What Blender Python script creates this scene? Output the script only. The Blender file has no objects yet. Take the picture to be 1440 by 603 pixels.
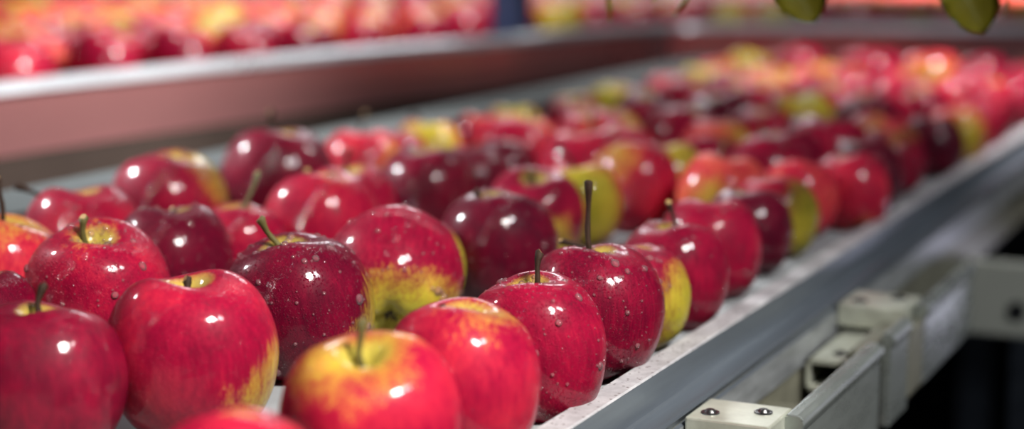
import bpy, bmesh, math, random
from mathutils import Vector, Matrix, Quaternion
random.seed(11)
DEBUG = False
C = bpy.context.scene.collection
Z0 = 0.90                                    # height of the tray floor above the shop floor

# ------------------------------------------------------------------ camera frame (1440 x 603)
F = 2400.0; CX, CY = 720.0, 301.5; VX, VY = 1880.0, -93.0; H = .235
Yc = Vector((VX-CX, -(VY-CY), F)).normalized()
Uc = Vector((0, F, VY-CY)).normalized()
Xc = -(Yc.cross(Uc))
if Xc.x < 0: Xc = -Xc
RIGHT = Vector((Xc.x, Yc.x, Uc.x)); UP = Vector((Xc.y, Yc.y, Uc.y)); FWD = Vector((Xc.z, Yc.z, Uc.z))
def ray(px, py): return RIGHT*(px-CX) + UP*(CY-py) + FWD*F
def atz(px, py, z):
    r = ray(px, py); t = (z-H)/r.z; return Vector((r.x*t, r.y*t, z))
def atx(px, py, x):
    r = ray(px, py); t = x/r.x; return Vector((x, r.y*t, H+r.z*t))
def aty(px, py, y):
    r = ray(px, py); t = y/r.y; return Vector((r.x*t, y, H+r.z*t))
def depth(p): return (Vector(p)-Vector((0, 0, H))).dot(FWD)
def proj(p):
    v = Vector(p)-Vector((0, 0, H)); d = v.dot(FWD); return CX+F*v.dot(RIGHT)/d, CY-F*v.dot(UP)/d
def view(a, b, c): return RIGHT*a + UP*b - FWD*c        # c points to the viewer

cam = bpy.data.objects.new('camera', bpy.data.cameras.new('camera')); C.objects.link(cam)
m = Matrix.Identity(4)
for i in range(3): m[i][0] = RIGHT[i]; m[i][1] = UP[i]; m[i][2] = -FWD[i]
m.translation = (0, 0, H+Z0); cam.matrix_world = m
cam.data.lens = F/1440*36; cam.data.sensor_width = 36; cam.data.clip_start = .01
cam.data.dof.use_dof = True; cam.data.dof.focus_distance = .893; cam.data.dof.aperture_fstop = 3.1
bpy.context.scene.camera = cam

# ------------------------------------------------------------------ materials
def mat(name):
    m = bpy.data.materials.new(name); m.use_nodes = True; nt = m.node_tree
    return m, nt, nt.nodes['Principled BSDF']
def N(nt, t, **k):
    n = nt.nodes.new(t)
    for a, b in k.items():
        if a in n.inputs: n.inputs[a].default_value = b
        else: setattr(n, a, b)
    return n
def ramp(nt, fac, stops):
    r = nt.nodes.new('ShaderNodeValToRGB'); e = r.color_ramp.elements
    while len(e) < len(stops): e.new(.5)
    for i, (p, c) in enumerate(stops): e[i].position = p; e[i].color = tuple(c)+((1,) if len(c) == 3 else ())
    nt.links.new(fac, r.inputs[0]); return r.outputs[0]
def math_(nt, op, a, b=None, clamp=False):
    n = nt.nodes.new('ShaderNodeMath'); n.operation = op; n.use_clamp = clamp
    for i, v in enumerate((a, b)):
        if v is None: continue
        if isinstance(v, (int, float)): n.inputs[i].default_value = v
        else: nt.links.new(v, n.inputs[i])
    return n.outputs[0]
def mixc(nt, f, a, b):
    n = nt.nodes.new('ShaderNodeMix'); n.data_type = 'RGBA'
    for k, v in ((0, f), (6, a), (7, b)):
        if isinstance(v, (int, float)): n.inputs[k].default_value = v
        elif isinstance(v, tuple): n.inputs[k].default_value = v+(1,)
        else: nt.links.new(v, n.inputs[k])
    return n.outputs[2]

def apple_material():
    m, nt, P = mat('apple_skin'); L = nt.links
    tc = N(nt, 'ShaderNodeTexCoord'); oi = N(nt, 'ShaderNodeObjectInfo')
    def attr(n): a = N(nt, 'ShaderNodeAttribute', attribute_type='OBJECT', attribute_name=n); return a
    ayel, aton, awet, abl = attr('yellow'), attr('tone'), attr('wet'), attr('blush')
    off = N(nt, 'ShaderNodeCombineXYZ'); sc = math_(nt, 'MULTIPLY', oi.outputs['Random'], 37.)
    L.new(sc, off.inputs[0]); L.new(sc, off.inputs[1]); L.new(sc, off.inputs[2])
    nrm = N(nt, 'ShaderNodeVectorMath', operation='NORMALIZE'); L.new(tc.outputs['Object'], nrm.inputs[0])
    def vec(s):
        v = N(nt, 'ShaderNodeVectorMath', operation='MULTIPLY'); L.new(nrm.outputs[0], v.inputs[0]); v.inputs[1].default_value = s
        a = N(nt, 'ShaderNodeVectorMath', operation='ADD'); L.new(v.outputs[0], a.inputs[0]); L.new(off.outputs[0], a.inputs[1]); return a.outputs[0]
    streak = N(nt, 'ShaderNodeTexNoise', Scale=1., Detail=4., Roughness=.65); L.new(vec((16, 16, 1.6)), streak.inputs['Vector'])
    fine = N(nt, 'ShaderNodeTexNoise', Scale=1., Detail=3., Roughness=.6); L.new(vec((48, 48, 5)), fine.inputs['Vector'])
    blot = N(nt, 'ShaderNodeTexNoise', Scale=1., Detail=3., Roughness=.5); L.new(vec((1.6, 1.6, 1.6)), blot.inputs['Vector'])
    s = math_(nt, 'ADD', math_(nt, 'MULTIPLY', streak.outputs[0], .6), math_(nt, 'MULTIPLY', fine.outputs[0], .4))
    t = math_(nt, 'ADD', aton.outputs['Fac'], math_(nt, 'MULTIPLY', math_(nt, 'SUBTRACT', s, .5), .75))
    t = math_(nt, 'ADD', t, math_(nt, 'MULTIPLY', math_(nt, 'SUBTRACT', blot.outputs[0], .5), .5))
    red = ramp(nt, t, [(0., (.040, .001, .008)), (.3, (.12, .001, .014)), (.55, (.27, .003, .026)), (.8, (.50, .017, .040)), (1., (.66, .11, .06))])
    yel = ramp(nt, blot.outputs[0], [(.3, (.30, .29, .018)), (.6, (.44, .35, .03)), (.8, (.56, .25, .055))])
    # yellow flush: on the side of the blush direction, and a ring about the stem
    dot = N(nt, 'ShaderNodeVectorMath', operation='DOT_PRODUCT'); L.new(nrm.outputs[0], dot.inputs[0]); L.new(abl.outputs['Vector'], dot.inputs[1])
    d = math_(nt, 'ADD', dot.outputs['Value'], math_(nt, 'MULTIPLY', math_(nt, 'SUBTRACT', s, .5), 1.1))
    d = math_(nt, 'ADD', d, math_(nt, 'MULTIPLY', math_(nt, 'SUBTRACT', blot.outputs[0], .5), .7))
    d = math_(nt, 'SUBTRACT', d, math_(nt, 'SUBTRACT', 1.25, math_(nt, 'MULTIPLY', ayel.outputs['Fac'], 1.25)))
    mask = math_(nt, 'MULTIPLY', d, 2.4, clamp=True)
    sep = N(nt, 'ShaderNodeSeparateXYZ'); L.new(tc.outputs['Object'], sep.inputs[0])
    rr = math_(nt, 'SQRT', math_(nt, 'ADD', math_(nt, 'POWER', sep.outputs[0], 2.), math_(nt, 'POWER', sep.outputs[1], 2.)))
    ring = math_(nt, 'SUBTRACT', math_(nt, 'ADD', .125, math_(nt, 'MULTIPLY', s, .09)), rr)
    ring = math_(nt, 'MULTIPLY', ring, 14., clamp=True)
    ring = math_(nt, 'MULTIPLY', ring, math_(nt, 'GREATER_THAN', math_(nt, 'ABSOLUTE', sep.outputs[2]), .1))
    col = mixc(nt, math_(nt, 'MULTIPLY', mask, .93), red, yel)
    col = mixc(nt, math_(nt, 'MULTIPLY', ring, .75), col, (.47, .40, .07))
    # pale lenticels
    vor = N(nt, 'ShaderNodeTexVoronoi', Scale=26.); L.new(vec((1, 1, 1)), vor.inputs['Vector'])
    len_ = math_(nt, 'MULTIPLY', math_(nt, 'SUBTRACT', .11, vor.outputs['Distance']), 9., clamp=True)
    col = mixc(nt, math_(nt, 'MULTIPLY', len_, .16), col, (.55, .25, .15))
    L.new(col, P.inputs['Base Color'])
    P.inputs['Roughness'].default_value = .42; P.inputs['Specular IOR Level'].default_value = .06
    P.inputs['Coat Weight'].default_value = .5; P.inputs['Coat IOR'].default_value = 1.5; P.inputs['Coat Roughness'].default_value = .085
    # mist of tiny water beads
    v2 = N(nt, 'ShaderNodeTexVoronoi', Scale=30., Randomness=1.); L.new(vec((1, 1, 1)), v2.inputs['Vector'])
    v3 = N(nt, 'ShaderNodeTexVoronoi', Scale=62., Randomness=1.); L.new(vec((1, 1, 1)), v3.inputs['Vector'])
    def beads(v, r, keep):
        k = N(nt, 'ShaderNodeSeparateColor'); L.new(v.outputs['Color'], k.inputs[0])
        on = math_(nt, 'GREATER_THAN', k.outputs[0], keep)
        h = math_(nt, 'MULTIPLY', math_(nt, 'SUBTRACT', r, v.outputs['Distance']), 1/r, clamp=True)
        return math_(nt, 'MULTIPLY', math_(nt, 'POWER', h, .5), on)
    hb = math_(nt, 'ADD', math_(nt, 'MULTIPLY', beads(v2, .42, .55), 1.), math_(nt, 'MULTIPLY', beads(v3, .40, .35), .5))
    hb = math_(nt, 'MULTIPLY', hb, awet.outputs['Fac'])
    hb = math_(nt, 'ADD', hb, math_(nt, 'MULTIPLY', blot.outputs[0], .3))
    bp = N(nt, 'ShaderNodeBump', Strength=.9, Distance=.0035); L.new(hb, bp.inputs['Height'])
    L.new(bp.outputs[0], P.inputs['Coat Normal'])
    bp2 = N(nt, 'ShaderNodeBump', Strength=.4, Distance=.002); L.new(hb, bp2.inputs['Height']); L.new(bp2.outputs[0], P.inputs['Normal'])
    return m

def simple(name, col, rough=.5, metal=0., noise=0., scale=20., bump=0., spec=.5, stretch=(1, 1, 1), col2=None):
    m, nt, P = mat(name); L = nt.links
    tc = N(nt, 'ShaderNodeTexCoord'); mp = N(nt, 'ShaderNodeMapping'); mp.inputs['Scale'].default_value = stretch
    L.new(tc.outputs['Object'], mp.inputs[0])
    n = N(nt, 'ShaderNodeTexNoise', Scale=scale, Detail=5., Roughness=.6); L.new(mp.outputs[0], n.inputs['Vector'])
    c2 = col2 or tuple(c*(1-noise) for c in col)
    L.new(ramp(nt, n.outputs[0], [(.3, c2), (.7, col)]), P.inputs['Base Color'])
    P.inputs['Metallic'].default_value = metal; P.inputs['Specular IOR Level'].default_value = spec
    L.new(math_(nt, 'ADD', rough-.08, math_(nt, 'MULTIPLY', n.outputs[0], .16)), P.inputs['Roughness'])
    if bump:
        b = N(nt, 'ShaderNodeBump', Strength=bump, Distance=.002); L.new(n.outputs[0], b.inputs['Height']); L.new(b.outputs[0], P.inputs['Normal'])
    return m

def rail_material():
    # brushed steel; the flat top carries grime specks and grease pits
    m, nt, P = mat('worn_rail_steel'); L = nt.links
    tc = N(nt, 'ShaderNodeTexCoord')
    mp = N(nt, 'ShaderNodeMapping'); mp.inputs['Scale'].default_value = (60, 3, 60); L.new(tc.outputs['Object'], mp.inputs[0])
    n = N(nt, 'ShaderNodeTexNoise', Scale=4., Detail=5.); L.new(mp.outputs[0], n.inputs['Vector'])
    n2 = N(nt, 'ShaderNodeTexNoise', Scale=38., Detail=6., Roughness=.7); L.new(tc.outputs['Object'], n2.inputs['Vector'])
    v = N(nt, 'ShaderNodeTexVoronoi', Scale=330.); L.new(tc.outputs['Object'], v.inputs['Vector'])
    k = N(nt, 'ShaderNodeSeparateColor'); L.new(v.outputs['Color'], k.inputs[0])
    sp = math_(nt, 'MULTIPLY', math_(nt, 'SUBTRACT', .34, v.outputs['Distance']), 8., clamp=True)
    sp = math_(nt, 'MULTIPLY', sp, math_(nt, 'GREATER_THAN', math_(nt, 'ADD', k.outputs[0], math_(nt, 'MULTIPLY', n2.outputs[0], 1.3)), 1.28))
    base = ramp(nt, n2.outputs[0], [(.3, (.27, .25, .25)), (.5, (.47, .45, .45)), (.72, (.66, .64, .63))])
    base = mixc(nt, math_(nt, 'MULTIPLY', n.outputs[0], .25), base, (.35, .36, .40))
    col = mixc(nt, math_(nt, 'MULTIPLY', sp, .8), base, (.09, .05, .045))
    L.new(col, P.inputs['Base Color']); P.inputs['Metallic'].default_value = .25
    L.new(math_(nt, 'ADD', .46, math_(nt, 'MULTIPLY', n2.outputs[0], .25)), P.inputs['Roughness'])
    b = N(nt, 'ShaderNodeBump', Strength=.3, Distance=.0006); L.new(math_(nt, 'SUBTRACT', n2.outputs[0], sp), b.inputs['Height']); L.new(b.outputs[0], P.inputs['Normal'])
    return m

def droplet_material():
    m = bpy.data.materials.new('water_bead'); m.use_nodes = True; nt = m.node_tree; nt.nodes.clear(); L = nt.links
    out = N(nt, 'ShaderNodeOutputMaterial'); tr = N(nt, 'ShaderNodeBsdfTransparent'); tr.inputs[0].default_value = (1, .93, .93, 1)
    gl = N(nt, 'ShaderNodeBsdfGlossy', Roughness=.04); fr = N(nt, 'ShaderNodeFresnel', IOR=1.5); mx = N(nt, 'ShaderNodeMixShader')
    df = N(nt, 'ShaderNodeBsdfDiffuse'); df.inputs[0].default_value = (.85, .45, .48, 1); m0 = N(nt, 'ShaderNodeMixShader'); m0.inputs[0].default_value = .13; L.new(tr.outputs[0], m0.inputs[1]); L.new(df.outputs[0], m0.inputs[2])  # pinkish diffuse share imitates light refracted inside the bead
    L.new(fr.outputs[0], mx.inputs[0]); L.new(m0.outputs[0], mx.inputs[1]); L.new(gl.outputs[0], mx.inputs[2]); L.new(mx.outputs[0], out.inputs[0])
    return m

M = dict(
    apple=apple_material(), drop=droplet_material(), rail=rail_material(),
    stem=simple('apple_stem_bark', (.040, .019, .010), .7, spec=.2, noise=.5, scale=12, bump=.3),
    stemg=simple('green_brown_stem', (.12, .10, .03), .6, spec=.25, noise=.45, scale=12, bump=.3),
    cut=simple('cut_stem_end', (.55, .33, .12), .6, noise=.4, scale=30),
    calyx=simple('dried_calyx', (.05, .03, .015), .8, noise=.5, scale=30),
    web=simple('pale_worn_web', (.50, .52, .52), .4, .5, .5, 25, .2, stretch=(3, 1, 6)),
    steel=simple('blue_grey_steel', (.30, .34, .385), .32, .7, .35, 6, .1, stretch=(8, .6, 8)),
    steel_dark=simple('dark_steel', (.10, .115, .14), .32, .8, .4, 8, .1, stretch=(8, .6, 8)),
    floor_steel=simple('tray_floor_steel', (.30, .31, .31), .8, .0, .25, 14, .15),
    wall_reflection_tint=simple('wall_steel_painted_reflection', (.68, .30, .29), .30, .75, .12, 3, .05, stretch=(6, .5, 1)),  # base colour tinted red to imitate the apples reflected in the steel
    rim_steel=simple('bright_rim_steel', (.74, .77, .80), .30, .7, .1, 6, .05),
    gutter=simple('brown_gutter_metal', (.055, .038, .030), .8, .0, .3, 8, .1, spec=.15),
    grey=simple('grey_rail_metal', (.09, .10, .10), .8, .0, spec=.15, noise=.2, scale=9, bump=.08),
    alu=simple('pale_green_alloy', (.76, .78, .65), .30, .45, .25, 30, .1, col2=(.42, .42, .33)),
    alu_dark=simple('grimy_alloy', (.30, .29, .21), .45, .4, .5, 25, .15),
    plate=simple('brushed_plate', (.50, .54, .50), .28, .7, .3, 12, .08, stretch=(4, 1, 4)),
    bolt=simple('bolt_steel', (.35, .34, .33), .22, .95, .5, 60, .2),
    black=simple('hollow_black', (.010, .010, .012), .5, noise=.4),  # flat black put in for the shade inside the channel and hole
    box=simple('pale_panel_paint', (.46, .47, .40), .5, noise=.12, scale=6),
    beam=simple('dull_beam_paint', (.09, .085, .075), .55, noise=.3, scale=6),
    post=simple('blue_grey_paint', (.05, .085, .19), .45, noise=.2, scale=6),
    leaf=simple('olive_leaf', (.22, .185, .006), .6, spec=.2, noise=.4, scale=12, bump=.2),
    vein=simple('leaf_vein', (.24, .22, .05), .5),
    twig=simple('twig_bark', (.09, .055, .03), .8, noise=.4, scale=20, bump=.4),
    shop=simple('dark_concrete', (.012, .012, .016), .8, noise=.4, scale=3),
    wallp=simple('dim_hall_wall', (.05, .052, .06), .9, noise=.3, scale=1.5),
    bed=simple('padded_bed_liner', (.30, .10, .09), .7, noise=.3, scale=10),
)

# ------------------------------------------------------------------ mesh helpers
def mesh_obj(name, bm, mats, parent=None, smooth=False, loc=None):
    me = bpy.data.meshes.new(name); bmesh.ops.recalc_face_normals(bm, faces=bm.faces[:]) if not smooth else None
    bm.to_mesh(me); bm.free()
    for mm in (mats if isinstance(mats, (list, tuple)) else [mats]): me.materials.append(mm)
    if smooth: me.shade_smooth()
    o = bpy.data.objects.new(name, me); C.objects.link(o)
    if parent: o.parent = parent
    if loc is not None: o.location = loc
    return o
def tag(o, label=None, cat=None, group=None, kind=None):
    for k, v in (('label', label), ('category', cat), ('group', group), ('kind', kind)):
        if v: o[k] = v
    return o
def empty(name, loc):
    o = bpy.data.objects.new(name, None); C.objects.link(o); o.location = loc; o.empty_display_size = .02; return o
def box_bm(x0, x1, y0, y1, z0, z1, bev=.0, seg=2, bm=None, org=(0, 0, 0)):
    b = bmesh.new()
    bmesh.ops.create_cube(b, size=1)
    for v in b.verts:
        v.co = Vector(((x0+x1)/2+v.co.x*(x1-x0), (y0+y1)/2+v.co.y*(y1-y0), (z0+z1)/2+v.co.z*(z1-z0)))-Vector(org)
    if bev: bmesh.ops.bevel(b, geom=b.edges[:], offset=bev, segments=seg, affect='EDGES', profile=.6)
    if bm is None: return b
    me = bpy.data.meshes.new('t'); b.to_mesh(me); b.free(); bm.from_mesh(me); bpy.data.meshes.remove(me); return bm
def extrude_profile(pts, y0, y1, n=1, org=(0, 0, 0), closed=True):
    """closed (x,z) outline swept along Y"""
    b = bmesh.new(); rings = []
    for i in range(n+1):
        y = y0+(y1-y0)*i/n; rings.append([b.verts.new(Vector((p[0], y, p[1]))-Vector(org)) for p in pts])
    k = len(pts)
    for a, c in zip(rings, rings[1:]):
        for j in range(k): b.faces.new((a[j], a[(j+1) % k], c[(j+1) % k], c[j]))
    b.faces.new(rings[0]); b.faces.new(rings[-1][::-1]); return b
def sweep(path, prof, org=(0, 0, 0)):
    """closed (offset, z) outline swept along a plan path; offset is to the right of travel"""
    b = bmesh.new(); rings = []; n = len(path)
    for i in range(n):
        a = Vector(path[max(i-1, 0)]); c = Vector(path[min(i+1, n-1)]); d = (c-a).normalized(); nr = Vector((d.y, -d.x))
        rings.append([b.verts.new(Vector((path[i][0]+nr.x*o, path[i][1]+nr.y*o, z))-Vector(org)) for o, z in prof])
    k = len(prof)
    for a, c in zip(rings, rings[1:]):
        for j in range(k): b.faces.new((a[j], a[(j+1) % k], c[(j+1) % k], c[j]))
    b.faces.new(rings[0]); b.faces.new(rings[-1][::-1]); return b
def tube_into(b, pts, rad, seg=8, mi=0, cap_mi=None):
    rings = []
    for i, p in enumerate(pts):
        d = (pts[min(i+1, len(pts)-1)]-pts[max(i-1, 0)]).normalized()
        s = d.orthogonal().normalized() if i == 0 else (s-d*s.dot(d)).normalized()
        t = d.cross(s)
        rings.append([b.verts.new(p+(s*math.cos(2*math.pi*j/seg)+t*math.sin(2*math.pi*j/seg))*rad[i]) for j in range(seg)])
    for a, c in zip(rings, rings[1:]):
        for j in range(seg):
            f = b.faces.new((a[j], a[(j+1) % seg], c[(j+1) % seg], c[j])); f.material_index = mi; f.smooth = True
    f = b.faces.new(rings[-1]); f.material_index = mi if cap_mi is None else cap_mi
    b.faces.new(rings[0][::-1])
    return b

# ------------------------------------------------------------------ apples
PROF = [(0, .27), (.022, .28), (.05, .32), (.085, .362), (.135, .398), (.21, .41), (.31, .382), (.405, .295), (.472, .16), (.5, .02),
        (.487, -.12), (.452, -.24), (.39, -.345), (.31, -.41), (.225, -.438), (.15, -.42), (.09, -.378), (.045, -.345), (0, -.335)]
def prof(t):
    t = min(max(t, 0), 1)*(len(PROF)-1); i = min(int(t), len(PROF)-2); f = t-i
    g = lambda k: (PROF[k] if 0 <= k < len(PROF) else ((-PROF[1][0], PROF[1][1]) if k < 0 else (-PROF[-2][0], PROF[-2][1])))
    out = []
    for a in (0, 1):
        p0, p1, p2, p3 = (g(i+k)[a] for k in (-1, 0, 1, 2))
        out.append(.5*(2*p1+(p2-p0)*f+(2*p0-5*p1+4*p2-p3)*f*f+(3*p1-p0-3*p2+p3)*f**3))
    return max(out[0], 0), out[1]
def apple_surface(seed):
    r = random.Random(seed); ph = [r.uniform(0, 6.28) for _ in range(6)]
    a5, a2, sh, cone = r.uniform(.014, .034), r.uniform(.006, .024), r.uniform(-.05, .05), r.uniform(-.03, .07)
    tall = r.uniform(.95, 1.07)
    def S(t, f):
        x, z = prof(t)
        low = max(0, -z/.43)**1.5; top = max(0, z/.4)**3
        k = 1 + a5*math.cos(5*f+ph[0])*(.25+1.3*low+.5*top) + a2*math.cos(2*f+ph[1]) + .008*math.cos(3*f+ph[2])
        k *= 1+cone*z*.9
        zz = z*tall + .018*math.cos(5*f+ph[0])*low*(x > .05) + .022*math.cos(2*f+ph[3])*top*min(1, x/.2) + sh*x*math.cos(f+ph[4])*top
        return Vector((x*k*math.cos(f), x*k*math.sin(f), zz*1.09))
    return S
def apple_mesh(seed, nt=44, nf=48):
    S = apple_surface(seed); b = bmesh.new()
    top = b.verts.new(S(0, 0)); rows = []
    for i in range(1, nt):
        rows.append([b.verts.new(S(i/nt, 2*math.pi*j/nf)) for j in range(nf)])
    bot = b.verts.new(S(1, 0))
    for j in range(nf):
        k = (j+1) % nf
        b.faces.new((top, rows[0][j], rows[0][k])); b.faces.new((bot, rows[-1][k], rows[-1][j]))
        for a, c in zip(rows, rows[1:]): b.faces.new((a[j], c[j], c[k], a[k]))
    me = bpy.data.meshes.new('apple'); b.to_mesh(me); b.free(); me.materials.append(M['apple']); me.shade_smooth(); return me, S
VAR = [apple_mesh(s) for s in range(100, 109)]
FARVAR = [apple_mesh(s, 22, 24) for s in range(200, 206)]
def droplet_mesh(S, seed, n=330, big=16):
    r = random.Random(seed); b = bmesh.new()
    for q in range(n):
        t = r.uniform(.10, .66); f = r.uniform(0, 6.283)
        p = S(t, f); e = 1e-3
        nn = (S(t+e, f)-p).cross(S(t, f+e)-p)
        if nn.length < 1e-12: continue
        nn.normalize()
        if nn.dot(p-Vector((0, 0, .1*p.z))) < 0 and t > .25: nn = -nn
        if t <= .25 and nn.z < 0: nn = -nn
        rad = (.0066*math.exp(r.gauss(0, .5))) if q >= big else r.uniform(.017, .034)
        s = nn.orthogonal().normalized(); u = nn.cross(s); dn = Vector((0, 0, -1)); dn = (dn-nn*dn.dot(nn))
        run = dn*rad*(r.uniform(.2, .9) if q < big else 0)
        seg = 8; prev = None
        for k, (rr, hh) in enumerate(((1., -.05), (.86, .35), (.5, .6))):
            ring = [b.verts.new(p+(s*math.cos(a)+u*math.sin(a))*rad*rr+nn*hh*rad+run*(1-k*.3)*(1 if (s*math.cos(a)+u*math.sin(a)).dot(dn) > 0 else 0)) for a in [2*math.pi*j/seg for j in range(seg)]]
            if prev:
                for j in range(seg): b.faces.new((prev[j], prev[(j+1) % seg], ring[(j+1) % seg], ring[j]))
            prev = ring
        c = b.verts.new(p+nn*.68*rad+run*.3)
        for j in range(seg): b.faces.new((prev[j], prev[(j+1) % seg], c))
    me = bpy.data.meshes.new('water_droplets'); b.to_mesh(me); b.free(); me.materials.append(M['drop']); me.shade_smooth(); return me
DROPS = [droplet_mesh(S, 7+i) for i, (me, S) in enumerate(VAR)]
def stem_mesh(base, tip, thick=.02, bend=.06, knob=1.6, green=False, seed=0):
    r = random.Random(seed); b = bmesh.new(); ax = tip-base; side = ax.orthogonal().normalized(); side.rotate(Quaternion(ax.normalized(), r.uniform(0, 6.28)))
    pts, rad = [], []
    for i in range(9):
        t = i/8; pts.append(base+ax*t+side*bend*math.sin(math.pi*t)+ax.normalized().cross(side)*.012*math.sin(t*7+seed)); rad.append(thick*(1.25-.45*t+(knob-1)*max(0, (t-.72)/.28)**1.5+.08*math.sin(t*17+seed)))
    pts.append(tip+ax.normalized()*.008); rad.append(rad[-1]*.75)
    tube_into(b, pts, rad, 9, 0, 1)
    me = bpy.data.meshes.new('stem'); b.to_mesh(me); b.free(); me.materials.append(M['stemg' if green else 'stem']); me.materials.append(M['cut']); return me
STEMS = [stem_mesh(Vector((0, 0, .25)), Vector((x, y, z)), .019, bn, 1.5, g, s) for s, (x, y, z, bn, g) in enumerate(
    [(.05, .02, .50, .02, 0), (-.07, .05, .58, .05, 0), (.12, -.04, .62, .05, 1), (0, .1, .46, .02, 1), (-.03, -.02, .42, .01, 0), (.16, .1, .66, .05, 0)])]
def calyx_mesh():
    b = bmesh.new(); r = random.Random(5)
    for k in range(10):
        a = k*.628+r.uniform(-.1, .1); l = r.uniform(.05, .075); d = Vector((math.cos(a), math.sin(a), 0)); s = Vector((-d.y, d.x, 0))
        o = Vector((0, 0, -.335)); p = [o+d*.005+s*.014, o+d*.005-s*.014, o+d*l*.6-s*.012+Vector((0, 0, -.02)), o+d*l+Vector((0, 0, -.045)), o+d*l*.6+s*.012+Vector((0, 0, -.02))]
        up = Vector((0, 0, -.006)); v = [b.verts.new(x) for x in p]; w = [b.verts.new(x+up) for x in p]
        b.faces.new(v); b.faces.new(w[::-1])
        for i in range(5): b.faces.new((v[i], v[(i+1) % 5], w[(i+1) % 5], w[i]))
    bmesh.ops.create_icosphere(b, subdivisions=2, radius=.03, matrix=Matrix.Translation((0, 0, -.335)))
    me = bpy.data.meshes.new('calyx'); b.to_mesh(me); b.free(); me.materials.append(M['calyx']); return me
CALYX = calyx_mesh()

FZ = -.010       # the tray floor lies 10 mm below the rail lip
apples = []      # dicts: p (centre), d, and the look
def A(cx, cy, W, tone, yel=0, blush=(0, 0, 1), tilt=(0, 0), stem=None, wet=1., label='', green=False, z=0, drops=True, fix=1., calyx=False, spin=None):
    d = .08
    for _ in range(8):
        p = atz(cx, cy, .475*d+FZ+z); d = min(max(W*depth(p)/F*.985, .066), .094)
    p = atz(cx, cy, .475*d+FZ+z)
    if abs(tilt[0]) < 12: tilt = (tilt[0]-9, tilt[1])
    apples.append(dict(p=p, d=d, tone=tone, yel=yel, blush=blush, tilt=tilt, stem=stem, wet=wet, label=label, green=green, z=z, drops=drops, w=fix, calyx=calyx, want=(cx, cy, W), spin=spin, far=False))
# cx, cy, width (px in the 1440 frame), tone, yellow, blush direction, ...
A(80, 530, 236, .34, 0, tilt=(4, 0), stem=(0, 34), wet=.1, label='out-of-focus dark red apple filling the lower left corner of the picture', drops=False)
A(253, 497, 246, .56, .44, (.85, -.55, .1), tilt=(10, -2), stem=(-3, 2), wet=.3, label='big red apple with yellow lower right, beside the dark one in the corner', drops=False)
A(-22, 462, 150, .25, 0, wet=.3, label='dark red apple cut off by the left picture edge, above the blurred corner apple')
A(135, 420, 210, .58, .25, (0, .8, .3), tilt=(14, 2), stem=(-17, 34), green=True, wet=.4, label='red apple with a green-rimmed stem hollow, tilted towards the viewer near the left edge')
A(4, 388, 186, .80, .42, (.3, .85, .1), tilt=(6, 8), stem=(-14, 62), wet=.3, label='orange-red apple with yellow shoulders and a tall stem, at the left edge')
A(117, 340, 172, .55, 0, tilt=(5, 0), stem=(-95, 6), wet=1.6, label='red apple thickly speckled with water, second from the left edge below the far rail')
A(238, 294, 172, .46, .50, (.75, .55, -.2), tilt=(8, 0), stem=0, wet=.3, label='glossy crimson apple with a pale yellow back shoulder, close to the far rail')
A(264, 366, 172, .22, .0, tilt=(4, 0), stem=(0, 5), wet=1.6, label='purple-red apple speckled with droplets, in front of a long greenish stem')
A(336, 357, 150, .55, .30, (0, 1, 0), tilt=(10, 0), stem=(28, 52), green=True, wet=1., label='red apple with long greenish stem leaning right, half behind the speckled one')
A(418, 428, 216, .24, .42, (.97, -.25, -.25), tilt=(9, -12), stem=(-32, 34), green=True, wet=1.3, label='dark red wet apple with a yellow-green right edge and a stem leaning left')
A(380, 254, 162, .30, 0, tilt=(4, 0), stem=(-12, 30), wet=.2, label='glossy dark crimson apple standing highest against the far rail')
A(432, 326, 174, .60, .20, (.2, .8, .3), tilt=(6, 0), stem=(-18, 12), wet=.6, label='rosy red apple behind the dark wet one with the leaning stem')
A(492, 300, 138, .56, .25, (0, 1, .1), tilt=(10, 0), stem=(0, 32), wet=.6, label='red apple with a pale glistening top and straight upright stem, left of the bicoloured apple')
A(558, 384, 196, .47, .74, (.15, -.93, .5), tilt=(-54, 0), stem=(-8, 34, 16), wet=.7, calyx=True, label='red apple with yellow-green underside and dark blossom end showing')
A(675, 350, 174, .16, 0, tilt=(6, 0), stem=(-30, 6), wet=1., label='very dark maroon apple behind and right of the one showing its blossom end')
A(606, 378, 118, .45, .60, (.9, -.1, .3), wet=.6, stem=0, label='yellow-sided apple almost hidden between the bicoloured one and the maroon one')
A(598, 272, 136, .28, 0, tilt=(4, 0), stem=(-26, 10), wet=.1, label='smooth dark magenta-red apple in the dim middle of the tray')
A(500, 228, 116, .74, .45, (.8, -.1, .3), stem=(4, 28), wet=.2, label='orange-red apple with two round glints, behind the pale-topped one')
A(562, 226, 108, .80, .78, (.1, .1, .8), stem=(-22, 14), wet=.1, label='yellow-green apple near the far rail with a dark slanted stem')
A(436, 220, 100, .50, .0, stem=0, wet=.1, label='small red apple peeping out right of the highest crimson one')
A(664, 262, 116, .22, 0, stem=0, wet=.6, label='purplish red apple with silvery glints, directly behind the maroon one')
A(704, 248, 104, .16, .1, stem=0, wet=.2, label='dark wine-red apple left behind the apple with the ringed hollow')
A(752, 304, 142, .42, .66, (-.1, -.8, .6), tilt=(16, 0), stem=(-8, 10), green=True, wet=.7, label='apple with a pale ringed hollow above a dark red band and yellow lower half')
A(815, 286, 124, .75, .85, (0, -.1, 1), stem=(-30, 30), wet=.2, label='mostly yellow-green apple behind the tall dark stem')
A(892, 262, 132, .66, .42, (-.6, .5, .5), stem=0, wet=.1, label='dull orange-red apple with a broad pale glare on its left shoulder')
A(937, 252, 108, .75, .8, (.4, 0, .9), stem=0, wet=.1, label='yellow-green apple peeping out right of the dull orange-red one')
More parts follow.
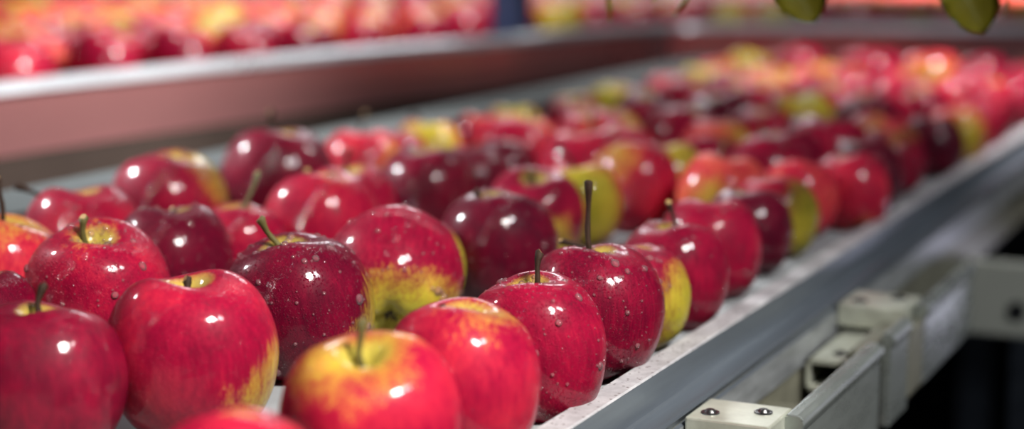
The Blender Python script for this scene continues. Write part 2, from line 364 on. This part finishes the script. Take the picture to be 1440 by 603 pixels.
A(995, 238, 96, .45, 0, stem=0, wet=.1, label='plain crimson apple right of the peeping yellow-green one')
A(521, 590, 264, .66, .44, (-.15, .85, .45), tilt=(17, -3), stem=(-4, 45), green=True, wet=0, label='blurred red and yellow apple with a deep yellow stem hollow at the bottom edge', drops=False)
A(330, 690, 250, .65, .1, wet=0, label='sliver of a rosy apple at the bottom edge, left of the yellow-hollowed one', drops=False)
A(650, 534, 232, .62, .36, (.3, .75, .2), tilt=(5, 0), stem=(-30, 4), wet=.4, label='rosy red apple right of the yellow-hollowed one, against the near rail', drops=False)
A(757, 487, 204, .48, .12, (-.3, 1, 0), tilt=(8, -8), stem=(18, 50), wet=1.2, label='red apple with a pale wet shoulder and short dark stem, left of the droplet-covered one', spin=1.)
A(838, 435, 202, .34, 0, tilt=(3, 0), stem=(-8, 97), wet=1.1, label='sharply focused red apple covered in droplets with the tallest dark stem', spin=2.)
A(895, 414, 150, .46, .62, (.95, -.35, .3), stem=(-100, 12), wet=.6, label='apple with a yellow-green right flank wedged between the two droplet-covered ones')
A(944, 386, 158, .42, .08, (0, 1, 0), tilt=(6, 0), stem=(-6, 36), wet=1.3, label='wet red apple with a short upright knobbed stem, behind the yellow-flanked one')
A(998, 348, 146, .50, 0, stem=0, wet=.3, label='smooth red apple along the near rail, behind the knob-stemmed one')
A(1052, 324, 128, .17, 0, stem=0, wet=.5, label='dark maroon apple along the near rail')
A(1090, 303, 116, .62, .78, (.9, -.2, .4), stem=0, wet=.2, label='yellow-sided apple just behind the maroon one along the near rail')
A(1130, 277, 106, .80, .25, (-.3, .2, .7), stem=0, wet=.1, label='orange-red apple touching the near rail beyond the yellow-sided one')
A(1190, 270, 90, .68, .2, (.2, -.7, .5), stem=0, wet=.1, label='rosy orange apple on the near rail, in front of a dark one')
A(1216, 248, 84, .16, 0, stem=0, wet=.1, label='dark wine apple half hidden on the near rail beyond the rosy orange one')
A(1252, 226, 100, .45, .3, (.2, .6, .5), stem=0, wet=.1, label='large blurred apple with a red top and orange front on the near rail')
A(1310, 206, 84, .14, 0, stem=0, wet=.1, label='blurred very dark apple beside the pale pinkish-yellow one on the near rail')
A(1357, 190, 80, .85, .6, (0, -.1, 1), stem=0, wet=.1, label='blurred pale pinkish-yellow apple on the near rail')
A(1402, 176, 82, .62, 0, stem=0, wet=.1, label='blurred pinkish red apple on the near rail beyond the pale one')
A(1436, 146, 78, .60, 0, stem=0, wet=.1, label='blurred pinkish red apple at the right picture edge')
A(1230, 112, 92, .58, .1, (0, 0, 1), stem=0, wet=0, label='blurred bright red apple topping the far end, right of the middle')
A(1316, 118, 98, .78, .5, (-.2, 0, .8), stem=0, wet=0, label='blurred pink apple with a yellow front at the far end')
A(1378, 134, 66, .55, 0, stem=0, wet=0, label='blurred lilac-glinting apple right of the yellow-fronted pink one')
A(1412, 104, 78, .50, 0, stem=0, wet=0, label='blurred lilac-topped apple at the far right end')
A(1122, 108, 88, .60, 0, stem=0, wet=0, label='blurred plain red apple at the far end, left of the middle')
A(1050, 110, 80, .82, .75, (0, .3, .8), stem=0, wet=0, label='blurred yellow-orange apple at the far end')
A(990, 116, 72, .80, .55, (0, 0, 1), stem=0, wet=0, label='blurred orange apple at the far end beside the far rail')
A(925, 136, 72, .72, .3, (0, 1, .2), stem=0, wet=0, label='blurred pinkish-orange apple beside the far rail')
A(849, 154, 80, .75, .85, (0, .2, .8), stem=0, wet=0, label='blurred cream-yellow apple beside the far rail')
A(784, 168, 78, .70, .5, (0, .8, .2), stem=0, wet=0, label='blurred pale-topped red apple beside the far rail, left of the cream-yellow one')
A(683, 188, 80, .74, .8, (0, .3, .8), stem=0, wet=0, label='blurred pale yellow apple beside the far rail, near the dim middle')
A(628, 198, 84, .66, .3, (-.2, .8, .2), stem=0, wet=0, label='blurred reddish apple left of the pale yellow one by the far rail')


def apple_object(a, i):
    r = random.Random(500+i)
    me, S = (FARVAR[i % len(FARVAR)] if a['far'] else VAR[i % len(VAR)])
    o = bpy.data.objects.new('apple', me); C.objects.link(o)
    # tilt: (towards the viewer, towards the right), in degrees
    q = Quaternion(RIGHT, math.radians(a['tilt'][0])) @ Quaternion(Vector((FWD.x, FWD.y, 0)).normalized(), math.radians(a['tilt'][1]))
    q = q @ Quaternion((0, 0, 1), a['spin'] if a['spin'] is not None else r.uniform(0, 6.28))
    o.rotation_mode = 'QUATERNION'; o.rotation_quaternion = q
    o.location = a['p']+Vector((0, 0, Z0)); o.scale = (a['d'],)*3
    qi = q.inverted()
    bl = qi @ view(*a['blush']).normalized()
    o['blush'] = [float(c) for c in bl]; o['yellow'] = float(a['yel']); o['tone'] = float(a['tone']); o['wet'] = float(a['wet'])
    tag(o, a['label'], 'apple', a.get('group', 'apples on the sorting tray'))
    if a['stem'] == 0: pass
    else:
        if a['stem'] is None: sm = STEMS[r.randrange(len(STEMS))]; tip = None
        else:
            v = qi @ (view(a['stem'][0], a['stem'][1], a['stem'][2] if len(a['stem']) > 2 else 0)/a['want'][2])
            sm = stem_mesh(Vector((0, 0, .26)), Vector((0, 0, .42))+v, .0195, .035, 1.9, a['green'], i)
        s = bpy.data.objects.new('stem', sm); C.objects.link(s); s.parent = o
    if a['calyx']:
        s = bpy.data.objects.new('calyx', CALYX); C.objects.link(s); s.parent = o
    if a['drops'] and not a['far']:
        s = bpy.data.objects.new('water_droplets', DROPS[i % len(VAR)]); C.objects.link(s); s.parent = o; s['kind'] = 'stuff'
    return o
# ------------------------------------------------------------------ settle the apples so that none share space
XL, XR, YEND = -.815, -.325, 2.45
for a in apples: a['o'] = a['p'].copy()
for it in range(260):
    for i, a in enumerate(apples):
        for b in apples[i+1:]:
            v = b['p']-a['p']; v.z = 0; l = v.length; mn = .458*(a['d']+b['d'])
            if l < mn:
                if l < 1e-5: v = Vector((.01, .01, 0)); l = v.length
                s = (mn-l)*.5/l; a['p'] -= v*s; b['p'] += v*s
    for a in apples:
        h = a['o']-a['p']; h.z = 0; a['p'] += h*(.10 if it < 200 else .02)
        a['p'].x = min(max(a['p'].x, XL+a['d']*.47), XR-a['d']*.45); a['p'].y = min(a['p'].y, YEND)
if DEBUG:
    for a in apples:
        q = proj(a['p']); print('APPLE %-14s moved px (%5.0f,%5.0f)  d=%.3f wpx=%3.0f  x=%.3f y=%.3f' % (tuple(map(int, a['want'][:2])), q[0]-a['want'][0], q[1]-a['want'][1], a['d'], a['d']*F/depth(a['p']), a['p'].x, a['p'].y))

def in_view(p, d=.08, mx=20):
    if depth(p) < .1: return False
    x, y = proj(p); w = d*F/depth(p)/2+mx; return -w < x < 1440+w and -w < y < 603+w

# the rest of the tray: wherever there is still room for an apple
rf = random.Random(77); cand = []
for k in range(9000):
    p = Vector((rf.uniform(XL+.037, XR-.037), rf.uniform(.6, YEND+.02), .035)); cand.append(p)
def crowded(x, y): return y > 330 or (x < 640 and y > 205) or (x < 1010 and y > 235) or (x < 1130 and y > 262)
fill = []
for p in cand:
    x, y = proj(p)
    if not in_view(p) : continue
    if crowded(x, y): continue
    d = rf.uniform(.072, .083)
    if all((q['p'].xy-p.xy).length > .485*(d+q['d']) for q in apples+fill):
        fill.append(dict(p=Vector((p.x, p.y, .475*d+FZ)), d=d))
# squeeze: push fillers towards each other then try again
for rnd in range(3):
    for it in range(30):
        for f in fill:
            g = f['p'].copy(); g.y -= .003
            if all(q is f or (q['p'].xy-g.xy).length > .485*(f['d']+q['d']) for q in apples+fill) and g.y > .6: f['p'] = g
            g = f['p'].copy(); g.x += .002
            if g.x < XR-.037 and all(q is f or (q['p'].xy-g.xy).length > .485*(f['d']+q['d']) for q in apples+fill): f['p'] = g
    for p in cand:
        x, y = proj(p)
        if not in_view(p) or crowded(x, y): continue
        d = .0735
        if all((q['p'].xy-p.xy).length > .485*(d+q['d']) for q in apples+fill): fill.append(dict(p=Vector((p.x, p.y, .475*d+FZ)), d=d))
def look(rr, pale=0.):
    k = rr.random()
    if k < .09: return .18, 0, 'dark wine-red'
    if k < .46-pale*.2: return .45, 0, 'crimson'
    if k < .74-pale*.15: return .62, .2, 'bright red'
    if k < .91-pale*.1: return .82, .45, 'orange-red'
    return .8, .9, 'yellow'
ORD = 'zeroth first second third fourth fifth sixth seventh eighth ninth tenth eleventh twelfth thirteenth fourteenth fifteenth sixteenth seventeenth eighteenth nineteenth twentieth'.split()
def ordn(n):
    if n <= 20: return ORD[n]
    t = {2: 'twenty', 3: 'thirty', 4: 'forty', 5: 'fifty'}[n//10]
    return (t+'-'+ORD[n % 10]) if n % 10 else {2: 'twentieth', 3: 'thirtieth', 4: 'fortieth', 5: 'fiftieth'}[n//10]
allp = apples+fill
for f in fill:
    f.update(tone=0, yel=0, blush=(rf.uniform(-1, 1), rf.uniform(-.2, 1), rf.uniform(0, 1)), tilt=(rf.uniform(-14, 14), rf.uniform(-14, 14)), stem=None, wet=.2, green=False, drops=False, calyx=False, spin=None, far=depth(f['p']) > 1.6, want=(0, 0, 80))
    f['tone'], f['yel'], f['cname'] = look(rf)
    f['tone'] += rf.uniform(-.06, .06)
    f['lane'] = int((XR-f['p'].x)/.083)+1
lanes = {}
for f in fill: lanes.setdefault(f['lane'], []).append(f)
for ln, fs in lanes.items():
    fs.sort(key=lambda f: f['p'].y)
    cnt = {}
    for f in fs:
        n = cnt[f['cname']] = cnt.get(f['cname'], 0)+1
        f['label'] = f"{f['cname']} apple, {ordn(n)} of that colour in the {ordn(ln)} lane from the near rail"
for a in apples:
    if depth(a['p']) > 1.7: a['far'] = True; a['drops'] = False
napp = 0
for a in apples+fill:
    if a['far'] and a['stem'] is None and depth(a['p']) > 1.5 and rf.random() < .6: a['stem'] = 0
    apple_object(a, napp); napp += 1

# ------------------------------------------------------------------ the sorting conveyor
cv = empty('sorting_conveyor', (-.64, 1.0, 0))
tag(cv, 'steel apple-sorting conveyor tray with a flat worn rail, alloy brackets and guard plates', 'conveyor')
O = Vector((-.64, 1.0, 0)); ZZ = Vector((0, 0, Z0)); OO = O-ZZ
Y0, Y1 = .12, 2.50
def part(name, bm, m, parent=cv, **k):
    o = mesh_obj(name, bm, m, parent, **k); return o
part('tray_floor', box_bm(-.88, -.335, Y0, Y1, FZ-.012, FZ, .001, org=OO), M['floor_steel'])
# near rail: flat lip, upright face, narrow ledge, lower web
nr = [(-.315, -.014), (-.315, -.0005), (-.3145, .0), (-.301, .0), (-.3, -.0008), (-.2985, -.0185), (-.297, -.0197), (-.2850, -.0197), (-.2835, -.0203), (-.2830, -.0212), (-.2862, -.0265), (-.2840, -.028),
      (-.2835, -.048), (-.286, -.048), (-.287, -.028), (-.290, -.023), (-.303, -.023), (-.303, -.014)]
nr = [(x-.017, z) for x, z in nr]
o = part('near_rail', extrude_profile(nr, Y0, Y1+.2, 1, OO), [M['rail'], M['steel'], M['web']])
for pl in o.data.polygons:
    c = pl.center+OO; pl.material_index = 0 if (pl.normal.z > .7 and c.z > -.002) else (2 if c.z < -.0275 else 1)
lr = [(-.812, .045), (-.812, .0), (-.816, .0), (-.816, .041), (-.885, .041), (-.885, -.03), (-.889, -.03), (-.889, .045)]
part('far_rail', extrude_profile(lr, Y0, Y1, 1, OO), M['grey'])
part('end_plate', box_bm(-.88, -.322, Y1, Y1+.012, -.05, .03, .002, org=OO), M['steel_dark'])
for x in (-.40, -.84):
    for y in (.35, 2.3): part('leg', box_bm(x-.02, x+.02, y-.02, y+.02, -Z0, -.012, .003, org=OO), M['steel_dark'])
# near web face (dark blue paint line below the lip)
def bolt(parent, x, y, z, r=.0048, slot=True):
    b = bmesh.new()
    bmesh.ops.create_cone(b, segments=28, radius1=r*1.45, radius2=r*1.4, depth=.0007, cap_ends=True, matrix=Matrix.Translation(Vector((x, y, z+.00045))-OO))
    bmesh.ops.create_cone(b, segments=28, radius1=r, radius2=r*.66, depth=.0014, cap_ends=True, matrix=Matrix.Translation(Vector((x, y, z+.0014))-OO))
    bmesh.ops.create_cone(b, segments=6, radius1=r*.38, radius2=r*.38, depth=.0006, cap_ends=True, matrix=Matrix.Translation(Vector((x, y, z+.0022))-OO))
    return part('bolt', b, M['bolt'], parent)
zb = -.0225
def bracket(y0, y1, x1=-.2525, th=.016):
    b = box_bm(-.300, x1, y0, y1, zb-th, zb, .0012, org=OO)
    return part('bracket', b, M['alu'])
b1 = bracket(.846, .888)
bolt(b1, -.2900, .859, zb, .0036); bolt(b1, -.2640, .872, zb, .0036)
b2 = bracket(1.163, 1.215)
bolt(b2, -.288, 1.178, zb, .004); bolt(b2, -.265, 1.200, zb, .004)
def plate(y0, y1, x0=-.2530, x1=-.2415, z0=-.100, z1=zb, lip=True):
    pr = [(x0, z0), (x0, z1-.0015), (x0+.0015, z1), (x1-.0035, z1), (x1-.001, z1-.0015), (x1, z1-.005), (x1-.001, z1-.0085), (x1-.0025, z1-.010), (x1-.0025, z0)]
    o = part('guard_plate', extrude_profile(pr, y0, y1, 1, OO), M['plate'])
    md = o.modifiers.new('bevel', 'BEVEL'); md.width = .0008; md.segments = 2; md.limit_method = 'ANGLE'
    return o
plate(.874, 1.058); plate(1.088, 1.140, -.2505, -.2415, -.086); plate(1.186, 1.362, -.251, -.2405, -.080)
# linking strap under the second bracket, and the open channel end
part('link_block', box_bm(-.268, -.253, 1.07, 1.16, -.052, -.032, .002, org=OO), M['alu_dark'])
part('link_block', box_bm(-.2505, -.2435, 1.140, 1.186, -.080, -.032, .002, org=OO), M['alu_dark'])
b = bmesh.new()
for (x0, x1, z0, z1) in ((-.299, -.262, -.0465, -.043), (-.299, -.262, -.065, -.0615), (-.299, -.2955, -.065, -.043), (-.2655, -.262, -.065, -.043)):
    box_bm(x0, x1, 1.08, 1.20, z0, z1, .0006, bm=b, org=OO)
ce = part('channel_end', b, M['alu']); bolt(ce, -.280, 1.10, -.043, .004)
b = box_bm(-.2955, -.2655, 1.185, 1.195, -.0615, -.0465, 0, org=OO); part('channel_dark_inside', b, M['black'], ce)  # black block stands in for the dark inside of the open channel
part('lower_pan', box_bm(-.303, -.251, .3, 1.36, -.090, -.086, .001, org=OO), M['gutter'])
part('pan_web', box_bm(-.308, -.303, .3, 2.2, -.090, -.0235, .001, org=OO), M['alu_dark'])
part('cross_tie', box_bm(-.303, -.253, .985, 1.01, -.086, -.055, .002, org=OO), M['alu_dark'])

# ------------------------------------------------------------------ raised channel with its polished side wall, turning behind the tray
rim = [(-1.13, .10), (-1.13, .8), (-1.125, 1.4)] + [tuple(atz(px, py, .083).xy) for px, py in ((500, 84), (600, 75), (700, 67), (780, 58), (850, 51), (910, 46), (960, 44), (1080, 45), (1250, 46), (1440, 47), (1560, 48))]
pth = [Vector(p) for p in rim]
for _ in range(2):
    q = [pth[0]]
    for a, b in zip(pth, pth[1:]): q += [a*.75+b*.25, a*.25+b*.75]
    pth = q+[pth[-1]]
if DEBUG: print('RIM', [tuple(round(c, 2) for c in p) for p in rim])
ch = empty('raised_apple_channel', (-1.4, 1.5, 0)); CO = Vector((-1.4, 1.5, 0))-ZZ
tag(ch, 'raised steel channel with a polished side wall and bright rim, curving behind the apple tray', 'channel')
mesh_obj('side_wall', sweep(pth, [(-.004, .085), (0, .085), (0, .026), (-.004, .026)], CO), M['wall_reflection_tint'], ch)
mesh_obj('rim', sweep(pth, [(-.018, .088), (-.016, .097), (-.004, .098), (.003, .094), (.005, .086), (.001, .0835), (-.014, .083)], CO), M['rim_steel'], ch)
# bed carrying the second lot of apples
b = bmesh.new(); far = [Vector((-3.2, 6.2)), Vector((-3.2, .1))]
outer = [p for p in pth]+[Vector((1.6, 4.2)), Vector((1.6, 6.2))]+far
BZ = .050
vs = [b.verts.new(Vector((p.x-(.006 if i < len(pth) else 0), p.y+(.006 if i < len(pth) else 0), BZ))-CO) for i, p in enumerate(outer)]
f = b.faces.new(vs); r_ = bmesh.ops.extrude_face_region(b, geom=[f]); bmesh.ops.translate(b, verts=[v for v in r_['geom'] if isinstance(v, bmesh.types.BMVert)], vec=(0, 0, -.02))
mesh_obj('bed', b, M['bed'], ch)
for x, y in ((-1.3, .5), (-1.3, 1.9), (-2.9, .5), (-2.9, 4.8), (.9, 4.8)):
    mesh_obj('leg', box_bm(x-.03, x+.03, y-.03, y+.03, -Z0, BZ-.02, .003, org=CO), M['steel_dark'], ch)
# gutter between the wall and the tray
mesh_obj('drip_gutter', sweep(pth[:-1], [(-.002, .026), (-.001, .026), (-.0005, -.024), (.05, -.026), (.05, -.03), (-.002, -.03)], CO), M['gutter'], ch)

def inside(p, poly):
    c = False
    for i in range(len(poly)):
        a, b = poly[i], poly[i-1]
        if (a.y > p.y) != (b.y > p.y) and p.x < (b.x-a.x)*(p.y-a.y)/(b.y-a.y)+a.x: c = not c
    return c
def dist_path(p):
    best = 9
    for a, b in zip(pth, pth[1:]):
        d = b-a; t = max(0, min(1, (p-a).dot(d)/max(d.length_squared, 1e-9))); best = min(best, (a+d*t-p).length)
    return best
pp = atz(745, 62, .083); pp = Vector((pp.x-.045, pp.y+.035, BZ))
bedap = []; rb = random.Random(5); row = 0; y = .9
while y < 5.2:
    row += 1; x = -3.1+(row % 2)*.042
    while x < .6:
        p = Vector((x+rb.uniform(-.006, .006), y+rb.uniform(-.006, .006), BZ+.0385)); x += .084
        if (p.xy-pp.xy).length < .072 or not inside(p.xy, outer) or dist_path(p.xy) < .068: continue
        if not in_view(p, .08, 10): continue
        px, py = proj(p)
        if py < -40: continue
        bedap.append((depth(p), p))
    y += .0735
bedap.sort(key=lambda t: t[0]); near = bedap[:300-len(allp)]; rest = bedap[300-len(allp):]; bedap = near
if DEBUG: print('BED', len(bedap), 'FILL', len(fill), 'EXPL', len(apples))
cnts = {}
for k, (dd, p) in enumerate(bedap):
    tone, yel, cn = look(rb, 1.)
    if tone < .2: tone = .5; cn = 'crimson'
    px, py = proj(p)
    side = 'behind the polished wall' if px < 735 else 'behind the far cross rim'
    dist = dist_path(p.xy); rown = int((dist-.06)/.09)+1
    key = (cn, side, rown); cnts[key] = cnts.get(key, 0)+1
    apple_object(dict(p=p, d=rb.uniform(.074, .083), tone=tone+rb.uniform(-.05, .1), yel=yel, blush=(rb.uniform(-1, 1), rb.uniform(0, 1), rb.uniform(0, 1)), tilt=(rb.uniform(-25, 25), rb.uniform(-25, 25)),
        stem=0, wet=0, green=False, drops=False, calyx=False, spin=None, far=True, want=(0, 0, 80), group='apples on the raised bed',
        label=f"{ordn(cnts[key])} {cn} apple in row {rown} {side}"), 1000+k)

if rest:
    b = bmesh.new(); mats_ = [M['apple']]
    for k, (dd, p) in enumerate(rest):
        me = FARVAR[k % 6][0].copy(); me.transform(Matrix.Translation(p+ZZ) @ Matrix.Rotation(rb.uniform(0, 6), 4, 'Z') @ Matrix.Scale(.079, 4)); b.from_mesh(me); bpy.data.meshes.remove(me)
    o = mesh_obj('distant_apples', b, simple('distant_apple_skin', (.60, .10, .05), .3, scale=9, col2=(.42, .02, .03)), smooth=True)
    tag(o, 'mass of pink and yellow apples furthest back on the raised bed, against the top edge', 'apples', kind='stuff')

# ------------------------------------------------------------------ post, leaves, box, beam
ps = empty('support_post', Vector((pp.x, pp.y, BZ+Z0))); tag(ps, 'blue-grey square post standing on the raised bed behind the rim', 'post')
d_ = depth(pp); w_ = 44*d_/F/2
b = box_bm(-w_, w_, -w_, w_, .006, 1.0, .004); mesh_obj('shaft', b, M['post'], ps)
b = box_bm(-w_*1.7, w_*1.7, -w_*1.7, w_*1.7, 0, .006, .002); mesh_obj('foot_plate', b, M['post'], ps)
if DEBUG: print('POST', pp, proj(pp))
def leaf_bm(L, W, seed, curl=.15, fold=.18):
    r = random.Random(seed); b = bmesh.new(); n = 18; rows = []
    for i in range(n+1):
        t = i/n; w = W*.5*max(0, math.sin(math.pi*t**1.35))**.62*(1+.03*math.sin(i*2.6))
        if i in (0, n): w = .0006
        x0 = L*t; z0 = -curl*L*t*t
        rows.append([b.verts.new((x0, s*w, z0+abs(s)**1.2*w*fold*2+.0006*math.sin(i*1.7+s*3))) for s in (-1, -.66, -.33, 0, .33, .66, 1)])
    for a, c in zip(rows, rows[1:]):
        for j in range(6): b.faces.new((a[j], c[j], c[j+1], a[j+1]))
    r_ = bmesh.ops.solidify(b, geom=b.faces[:], thickness=.0004)
    return b
tw = empty('apple_twig', atz(1130, 10, .17)+ZZ); tag(tw, 'leafy apple twig hanging into the top edge above the far end of the tray', 'twig')
TO = tw.location.copy()
DL = 1.15
def at_d(px, py, d): return Vector((0, 0, H+Z0))+ray(px, py)*(d/F)
path = [at_d(px, py, DL+dd) for px, py, dd in ((760, -70, .05), (860, -62, .02), (1000, -75, 0), (1130, -64, -.02), (1260, -78, 0), (1380, -66, .02), (1480, -90, .05))]
path = [pp+Vector((w_, -w_, .47))+ZZ, pp+Vector((.12, -.45, .40))+ZZ]+path      # the twig is tied to the post out of sight above
b = bmesh.new(); tube_into(b, [p-TO for p in path], [.008, .007, .006, .0055, .005, .0045, .004, .0035, .002], 8); mesh_obj('branch', b, M['twig'], tw)
for k, (a, t, Wd, sd) in enumerate((((835, -66), (868, 26), .011, 1), ((1000, -74), (958, 28), .008, 2), ((1082, -68), (1150, 27), .038, 3), ((1318, -72), (1390, 42), .043, 4), ((1412, -70), (1424, 24), .010, 5), ((905, -66), (925, -2), .02, 6))):
    p0 = at_d(*a, DL); p1 = at_d(*t, DL-.01); d = p1-p0; Ln = d.length
    b = leaf_bm(Ln, Wd, sd, .12)
    ob = mesh_obj('leaf', b, M['leaf'], tw, smooth=True); xa = d.normalized(); facing = (-FWD*(1 if Wd > .02 else .35)+RIGHT*(.2 if Wd > .02 else 1.)).normalized(); ya = facing.cross(xa).normalized(); za = xa.cross(ya)
    R = Matrix((xa, ya, za)).transposed().to_4x4(); R.translation = p0-TO; ob.matrix_local = R
    b = bmesh.new(); tube_into(b, [Vector((Ln*s, 0, -.12*Ln*s*s+.0005)) for s in (-.08, .1, .3, .5, .7, .95)], [.0011, .0009, .0008, .0006, .0005, .0003], 6)
    mesh_obj('midrib', b, M['vein'], ob)

yb = 1.68
c0 = aty(1352, 365, yb); c1 = aty(1440, 476, yb)
bx = empty('junction_box', Vector((c0.x+.08, yb+.06, c1.z+Z0))); BO = bx.location-ZZ
tag(bx, 'pale grey-green metal box with a round dark hole, beyond the guard plates', 'box')
mesh_obj('casing', box_bm(c0.x, c0.x+.16, yb, yb+.02, c1.z, c0.z, .003, org=BO), M['box'], bx)
hc = aty(1430, 437, yb); b = bmesh.new()
bmesh.ops.create_cone(b, segments=24, radius1=.009, radius2=.009, depth=.003, cap_ends=True, matrix=Matrix.Translation(hc-BO+Vector((0, -.0005, 0))) @ Matrix.Rotation(math.pi/2, 4, 'X'))
mesh_obj('cable_hole', b, M['black'], bx)
mesh_obj('stand', box_bm(c0.x+.05, c0.x+.09, yb+.001, yb+.019, -Z0, c1.z, .003, org=BO), M['steel_dark'], bx)
c0 = aty(1335, 300, 2.07); c1 = aty(1440, 346, 2.07)
bm_ = box_bm(-.30, .6, 2.07, 2.13, c1.z, c0.z, .004, org=Vector((.1, 2.1, c1.z)))
o = mesh_obj('cross_beam', bm_, M['beam'], loc=Vector((.1, 2.1, c1.z+Z0))); tag(o, 'dull grey-brown beam crossing in the shade above the pale box', 'beam')

# ------------------------------------------------------------------ hall
def struct(name, b, m): o = mesh_obj(name, b, m); o['kind'] = 'structure'; return o
struct('floor', box_bm(-6, 4, -3, 8, -.05, 0), M['shop'])
struct('wall_back', box_bm(-6, 4, 8, 8.1, 0, 4), M['wallp'])
struct('wall_left', box_bm(-6.1, -6, -3, 8, 0, 4), M['wallp'])

# ------------------------------------------------------------------ light
LP = .15
def area(name, pos, target, size, power, col=(1, 1, 1), sy=None, spread=None):
    l = bpy.data.lights.new(name, 'AREA'); l.energy = power*LP; l.color = col; l.size = size
    if not sy: l.shape = 'DISK'
    if sy: l.shape = 'RECTANGLE'; l.size_y = sy
    if spread: l.spread = math.radians(spread)
    o = bpy.data.objects.new(name, l); C.objects.link(o); o.location = Vector(pos)+ZZ
    o.rotation_euler = (Vector(target)-Vector(pos)).to_track_quat('-Z', 'Y').to_euler(); return o
T = atz(460, 590, .04)
area('lamp_key', T+view(.50, .75, .62)*1.6, T, .36, 31, (1, .97, .93), spread=40)
T2 = atz(260, 260, .04)
area('lamp_left', T2+view(-.80, .62, -.10)*1.8, T2, .2, 19, (.95, .97, 1), spread=30)
T3 = atz(750, 240, .04)
area('window_back', T3+view(.0, .62, -1.)*3.0, T3, 1.2, 150, (.93, .96, 1), sy=.55)
T4 = atz(1370, 125, .04)
area('far_fill_light', T4+view(.1, .9, .35)*1.5, T4, .30, 24, (1, .96, .98), spread=40)  # added fill light that brightens the far end of the tray
T5 = atz(200, 30, .1)
area('bed_fill_light', T5+Vector((.45, -.35, 1.6)), T5+Vector((.12, .0, 0)), .5, 85, (1, .96, .93), spread=66)  # unseen light added above the raised bed to brighten its apples
T6 = atz(1250, 20, .1)
area('bed_end_fill_light', T6+Vector((.5, .3, 1.7)), T6+Vector((.2, .9, 0)), .6, 330, (1, .93, .96), spread=46)  # added to lift the bed and rim behind the far end, source unseen
T7 = atz(1330, 440, -.04)
area('side_fill_light', T7+view(.5, .85, .85)*1.5, T7, .3, 22, (.95, .96, 1), spread=60)  # added fill for the brackets, guard plates and junction box
T8 = atx(100, 170, -1.12)
area('wall_fill_light', T8+Vector((.9, .5, .8)), T8, .3, 20, (1, .97, .96), spread=40)  # extra light put in to brighten the left stretch of the side wall
area('rail_glare_light', (-.02, 2.40, -.24), (-.29, 1.25, -.01), .14, .28, (.80, .78, 1), spread=60)  # unseen low light added for a lavender glare on the near rail
w = bpy.data.worlds.new('world'); bpy.context.scene.world = w; w.use_nodes = True
w.node_tree.nodes['Background'].inputs[0].default_value = (.55, .62, .72, 1); w.node_tree.nodes['Background'].inputs[1].default_value = .09
sc = bpy.context.scene; sc.view_settings.view_transform = 'Standard'; sc.view_settings.look = 'None'; sc.view_settings.gamma = 1; sc.view_settings.exposure = -.15
sc.view_settings.use_curve_mapping = False
sc.cycles.max_bounces = 6; sc.cycles.transparent_max_bounces = 12; sc.cycles.sample_clamp_indirect = 4; sc.cycles.caustics_reflective = False; sc.cycles.caustics_refractive = False
sc.cycles.use_denoising = True
